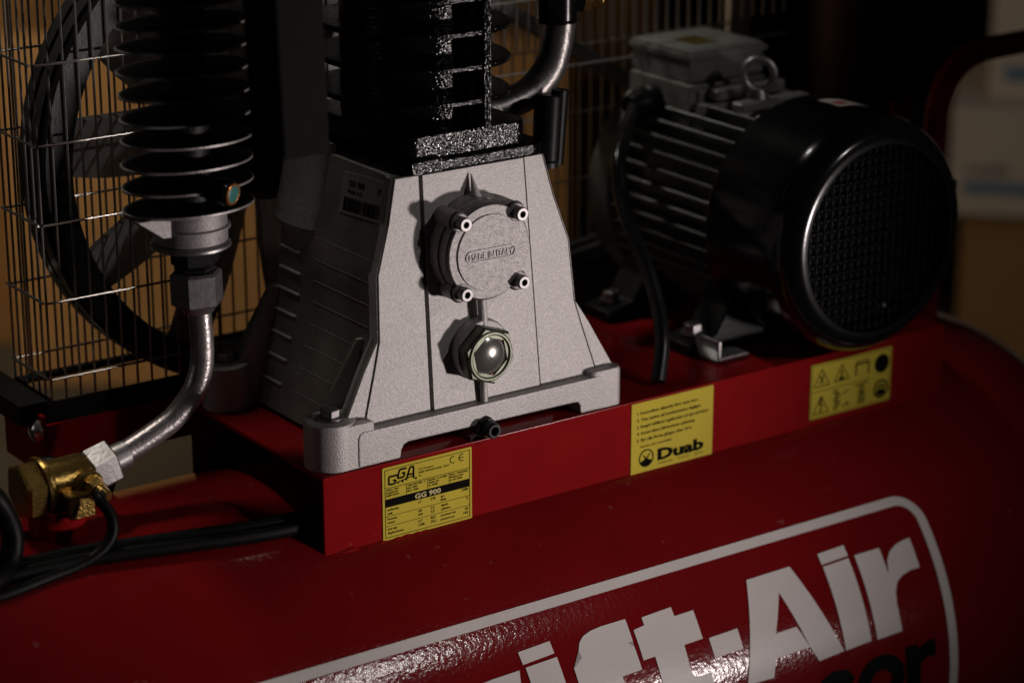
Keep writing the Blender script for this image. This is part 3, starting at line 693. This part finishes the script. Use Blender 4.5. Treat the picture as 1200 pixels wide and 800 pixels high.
# ================================================================== FLYWHEEL
FX, FZ, FY0, FY1 = .100, .243, .238, .278
fw = thing('flywheel', 'black spoked flywheel with fan blades inside the wire cage', 'flywheel', (FX, .26, FZ))
b = B(); pr = [(FY0, .170), (FY0, .192), (FY0+.004, .1935)]
for k in range(2):
    y = FY0+.006+k*.018; pr += [(y, .1935), (y+.004, .181), (y+.010, .181), (y+.014, .1935)]
pr += [(FY1-.002, .1935), (FY1, .192), (FY1, .170), (FY0, .170)]
b.lathe(pr, (FX, 0, FZ), (0, 1, 0), 128, caps=False); b.build('rim', M['iron'], fw, 30)
b = B(); b.lathe([(FY0-.03, .026), (FY0-.03, .034), (FY0, .044), (FY1, .044)], (FX, 0, FZ), (0, 1, 0), 40); b.build('hub', M['iron'], fw)
b = B()
rings = []
for k in range(9):
    r = .036+k*(.138/8); w = .020+.012*math.sin(k/8*PI*.9); tw = math.radians(38-12*k/8)
    c, s_ = math.cos(tw), math.sin(tw); ring = []
    for sx, sy in ((-1, -1), (1, -1), (1, 1), (-1, 1)):
        a = sx*w; t_ = sy*.0022; ring.append((r, a*s_+t_*c, a*c-t_*s_))
    rings.append(ring)
b.loft(rings); bl = b.build('blade', M['blade'], fw)
NB = 10
for k in range(NB):
    mt = T(FX, .260, FZ) @ Matrix.Rotation(math.radians(-210-36*k), 4, 'Y')
    if k == 0: bl.matrix_basis = mt
    else: twin(bl, fw, mt)
# ================================================================== MOTOR
MX, MZ = .5095, .1605
mo = thing('electric_motor', 'grey finned electric motor with glossy black round fan cover', 'electric motor', (MX, .12, .06))
b = B(); b.lathe([(.055, .074), (.075, .082), (.200, .082), (.206, .098), (.232, .098), (.238, .080), (.242, .05)], (MX, 0, MZ), (0, 1, 0), 72); b.build('motor_body', M['alum'], mo)
b = B(); b.box(.080, .0965, .070, .205, -.0013, .0013); fn = b.bevel(.0006, 1).build('cooling_fin', M['alum'], mo)
first = True
for k in range(44):
    a = 360/44*k+4
    if 62 < a < 118: continue
    mt = T(MX, 0, MZ) @ Matrix.Rotation(math.radians(-a), 4, 'Y')
    if first: fn.matrix_basis = mt; first = False
    else: twin(fn, mo, mt)
# fan cover
b = B(); pr = [(.074, .0975), (.070, .0995), (-.002, .0990)]
for k in range(1, 9):
    a = k/8*PI/2; pr.append((-.002-.027*math.sin(a), .0815+.0175*math.cos(a)))
pr += [(-.0290, .0780), (-.026, .0765), (-.012, .0765), (-.012, 0)]
b.lathe(pr, (MX, 0, MZ), (0, 1, 0), 96, caps=False); fc = b.build('fan_cover', M['gloss'], mo, 40)
gb = None
for k in range(-10, 11):
    x = k*.0074; hl = math.sqrt(max(1e-4, .0768**2-x*x))
    b = B(); b.cyl((MX+x, -.0262, MZ-hl), (MX+x, -.0262, MZ+hl), .0011, 10); b.build('grille_bar', M['grillebar'], fc)
for k in range(-8, 9):
    z = k*.0092; hl = math.sqrt(max(1e-4, .0768**2-z*z))
    b = B(); b.box(MX-hl, MX+hl, -.0240, -.0215, MZ+z-.0020, MZ+z+.0020); b.build('grille_bar', M['grille'], fc)
b = B(); b.box(MX+.095, MX+.110, -.004, .02, MZ-.006, MZ+.028); b.bevel(.003, 2); b.build('cover_clip', M['gloss'], fc)
# sticker on the cover, bent round it
b = B()
b.loft([[(MX+(.0998)*math.sin(t), y, MZ+(.0998)*math.cos(t)) for t in [(-.02+.046*i) for i in range(9)]] for y in (.022, .050)], caps=False, closed=False); st = b.build('cover_sticker', M['sticker'], fc, recalc=False)
b = B()
b.loft([[(MX+(.1001)*math.sin(t), y, MZ+(.1001)*math.cos(t)) for t in [(.02+.03*i) for i in range(5)]] for y in (.030, .038)], caps=False, closed=False); b.build('sticker_print', M['redink'], st, recalc=False)
# terminal box
b = B(); b.box(.4545, .5375, .150, .232, .215, .2600); b.box(.462, .527, .146, .236, .244, .256); b.box(.4575, .5320, .135, .20, .222, .246); b.bevel(.002, 2); tbx = b.build('terminal_box', M['boxgrey'], mo)
b = B(); b.box(.4585, .5400, .155, .235, .2605, .2880); b.bevel(.003, 2); b.box(.4568, .5418, .153, .2365, .2805, .2845); b.build('terminal_lid', M['boxgrey'], mo)
b = B(); b.box(.480, .504, .175, .205, .2881, .2886); b.build('lid_sticker', M['greyink'], mo)
for k, y in enumerate((.150, .118, .088)):
    b = B(); b.box(.470, .545, y-.018, y-.004, .240+.004*(2-k), .258-.006*k); b.bevel(.0015, 1); b.build('lifting_rib', M['boxgrey'], mo)
b = B(); b.torus((.4975, .112, .2715), (.52, .82, -.15), .0128, .0036, 40, 14); b.lathe([(0, .009), (.008, .0075), (.012, .0045)], (.4975, .112, .2490), (0, 0, 1), 24); b.build('eye_bolt', M['steel'], mo)
b = B(); b.lathe([(0, .015), (.006, .015), (.008, .0135), (.014, .0135), (.020, .012), (.027, .009)], (.452, .196, .2395), (-1, -.05, -.05), 28); b.build('cable_gland', M['rubber'], mo)
for y in (.075, .185):
    for sx in (-1, 1):
        b = B(); b.prism([(MX+sx*.045, .0605), (MX+sx*.125, .0605), (MX+sx*.125, .070), (MX+sx*.098, .075), (MX+sx*.075, .112), (MX+sx*.045, .092)], lambda x, z: (x, y-.018, z), lambda x, z: (x, y+.018, z)); b.bevel(.0015, 1); fo_ = b.build('foot', M['iron'], mo)
        b = B(); b.lathe([(0, .010), (.0015, .010)], (MX+sx*.108, y, .0735), (0, 0, 1), 20); b.hexp((MX+sx*.108, y, .0745), (MX+sx*.108, y, .0825), .0075); b.build('foot_bolt', M['steel'], fo_)
b = B(); b.lathe([(.238, .02), (.241, .055), (.246, .055), (.250, .048), (.256, .048), (.260, .055), (.264, .055), (.268, .048), (.274, .048), (.278, .055), (.282, .055), (.284, .02)], (MX, 0, MZ), (0, 1, 0), 48); b.build('pulley', M['iron'], mo)
b = B(); b.box(.392, .425, .030, .060, .0606, .0650); b.box(.392, .396, .030, .060, .065, .080); b.bevel(.001, 1); b.build('foot_clip', M['steel'], mo)
# motor cable
mc = B().tube([(.432, .195, .2385), (.4048, .170, .2276), (.3729, .140, .2128), (.3606, .120, .1865), (.3521, .095, .1633), (.3478, .070, .1413), (.3438, .050, .1163), (.3337, .030, .0913), (.3205, .018, .0640)], .0062, 14, 8).build('motor_cable', M['pvc'])
tag(mc, 'black cable hanging from the motor terminal box down to the channel', 'cable')
# ================================================================== V BELTS round both pulleys
def belt(y, lb):
    R1, R2 = .1925, .0545; C1 = Vector((FX, FZ)); C2 = Vector((MX, MZ)); dv = C2-C1; D = dv.length; a0 = math.atan2(dv.y, dv.x); al = math.acos((R1-R2)/D)
    pts = []
    for i in range(41): a = a0+al+(2*PI-2*al)*i/40; pts.append((C1+Vector((math.cos(a), math.sin(a)))*R1, a))
    for i in range(21): a = a0-al+2*al*i/20; pts.append((C2+Vector((math.cos(a), math.sin(a)))*R2, a))
    rings = []
    for p_, a in pts:
        nx, nz = math.cos(a), math.sin(a)
        rings.append([(p_.x+nx*h, y+w, p_.y+nz*h) for h, w in ((.003, -.0065), (.003, .0065), (-.007, .0042), (-.007, -.0042))])
    rings.append(rings[0]); b = B(); b.loft(rings, False); o = b.build('drive_belt', M['belt'], None, 40)
    tag(o, lb, 'drive belt', 'belts on the flywheel')
belt(.253, 'front black drive belt round the flywheel, nearer the pump'); belt(.271, 'rear black drive belt round the flywheel, at the far side of its rim')

# ================================================================== STORE BEHIND
def carton(name, x0, x1, y0, y1, z0, z1, m, lb, grp=None, rot=0):
    t = thing(name, lb, 'box', (x0, y0, z0), grp); t.rotation_euler.z = math.radians(rot)
    b = B(); b.box(0, x1-x0, 0, y1-y0, 0, z1-z0); b.bevel(.006, 2); o = b.build('carton_body', m); o.parent = t
    return t
def onface(t, bld, name, m, **k): o = bld.build(name, m, **k); o.parent = t; return o
c = carton('cardboard_box', 1.760, 2.35, 1.10, 1.6, -.4995, -.272, M['card'], 'brown cardboard box at right under the white carton with a blue stripe', rot=-46)
c = carton('white_carton', 1.728, 2.25, 1.10, 1.5, -.2715, -.109, M['whitecard'], 'white carton with a blue stripe, directly on the brown box at right', rot=-46)
onface(c, B().box(.02, .30, -.0026, -.0004, .036, .052), 'blue_stripe', M['blue'])
bm = bmesh.new(); text_bm(bm, 'T-A220', .02, .062, .016, lambda x, y, q=0: Vector((x, -.0012, y)), width=.06, bold=.02)
bb = B(); bb.bm.free(); bb.bm = bm; onface(c, bb, 'carton_lettering', M['greyp'], recalc=False)
c = carton('white_carton', 1.800, 2.25, 1.10, 1.5, -.1085, .30, M['whitecard'], 'upper white carton behind the red handle at top right', rot=-46)
onface(c, B().box(.02, .12, -.0026, -.0004, .030, .050), 'blue_mark', M['blue'])
c = carton('cardboard_box', .10, .765, 1.98, 2.4, -.4995, -.02, M['card'], 'brown cardboard box on the floor behind the left end of the guard')
c = carton('cardboard_box', .12, .775, 1.99, 2.4, -.0195, .45, M['card'], 'brown cardboard box stacked on top at far left, behind the cage corner')
c = carton('grey_carton', .87, .985, 2.12, 2.5, -.4995, .30, M['greycard'], 'narrow grey carton between brown boxes behind the drive belts')
c = carton('cardboard_box', .56, 1.36, 1.80, 2.10, -.4995, .02, M['card'], 'low brown cardboard box on the floor behind the flywheel blades', rot=-38)
c = carton('cardboard_box', 1.20, 1.93, 2.04, 2.6, -.2495, .42, M['card'], 'brown cardboard box seen between the cylinder and the motor')
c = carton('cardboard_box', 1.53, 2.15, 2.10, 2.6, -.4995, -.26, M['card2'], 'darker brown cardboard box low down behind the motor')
po = B().box(2.375, 2.44, 2.06, 2.12, -.4995, 1.2).bevel(.004, 1).build('rack_post', M['post']); tag(po, 'dark brown upright post behind the black fan cover', 'post')
cbn = thing('dark_backdrop', 'added black cabinet in the dark behind the fan cover', 'backdrop', (2.9, 2.5, -.4995))  # black block added so the background here stays dark
B().box(2.20, 4.2, 2.40, 2.9, -.4995, 1.4).bevel(.004, 1).build('backdrop_body', M['grille'], cbn)
for x in (2.22, 2.88, 3.54): B().box(x, x+.63, 2.388, 2.3995, -.45, 1.38).bevel(.002, 1).build('backdrop_panel', M['grille'], cbn)
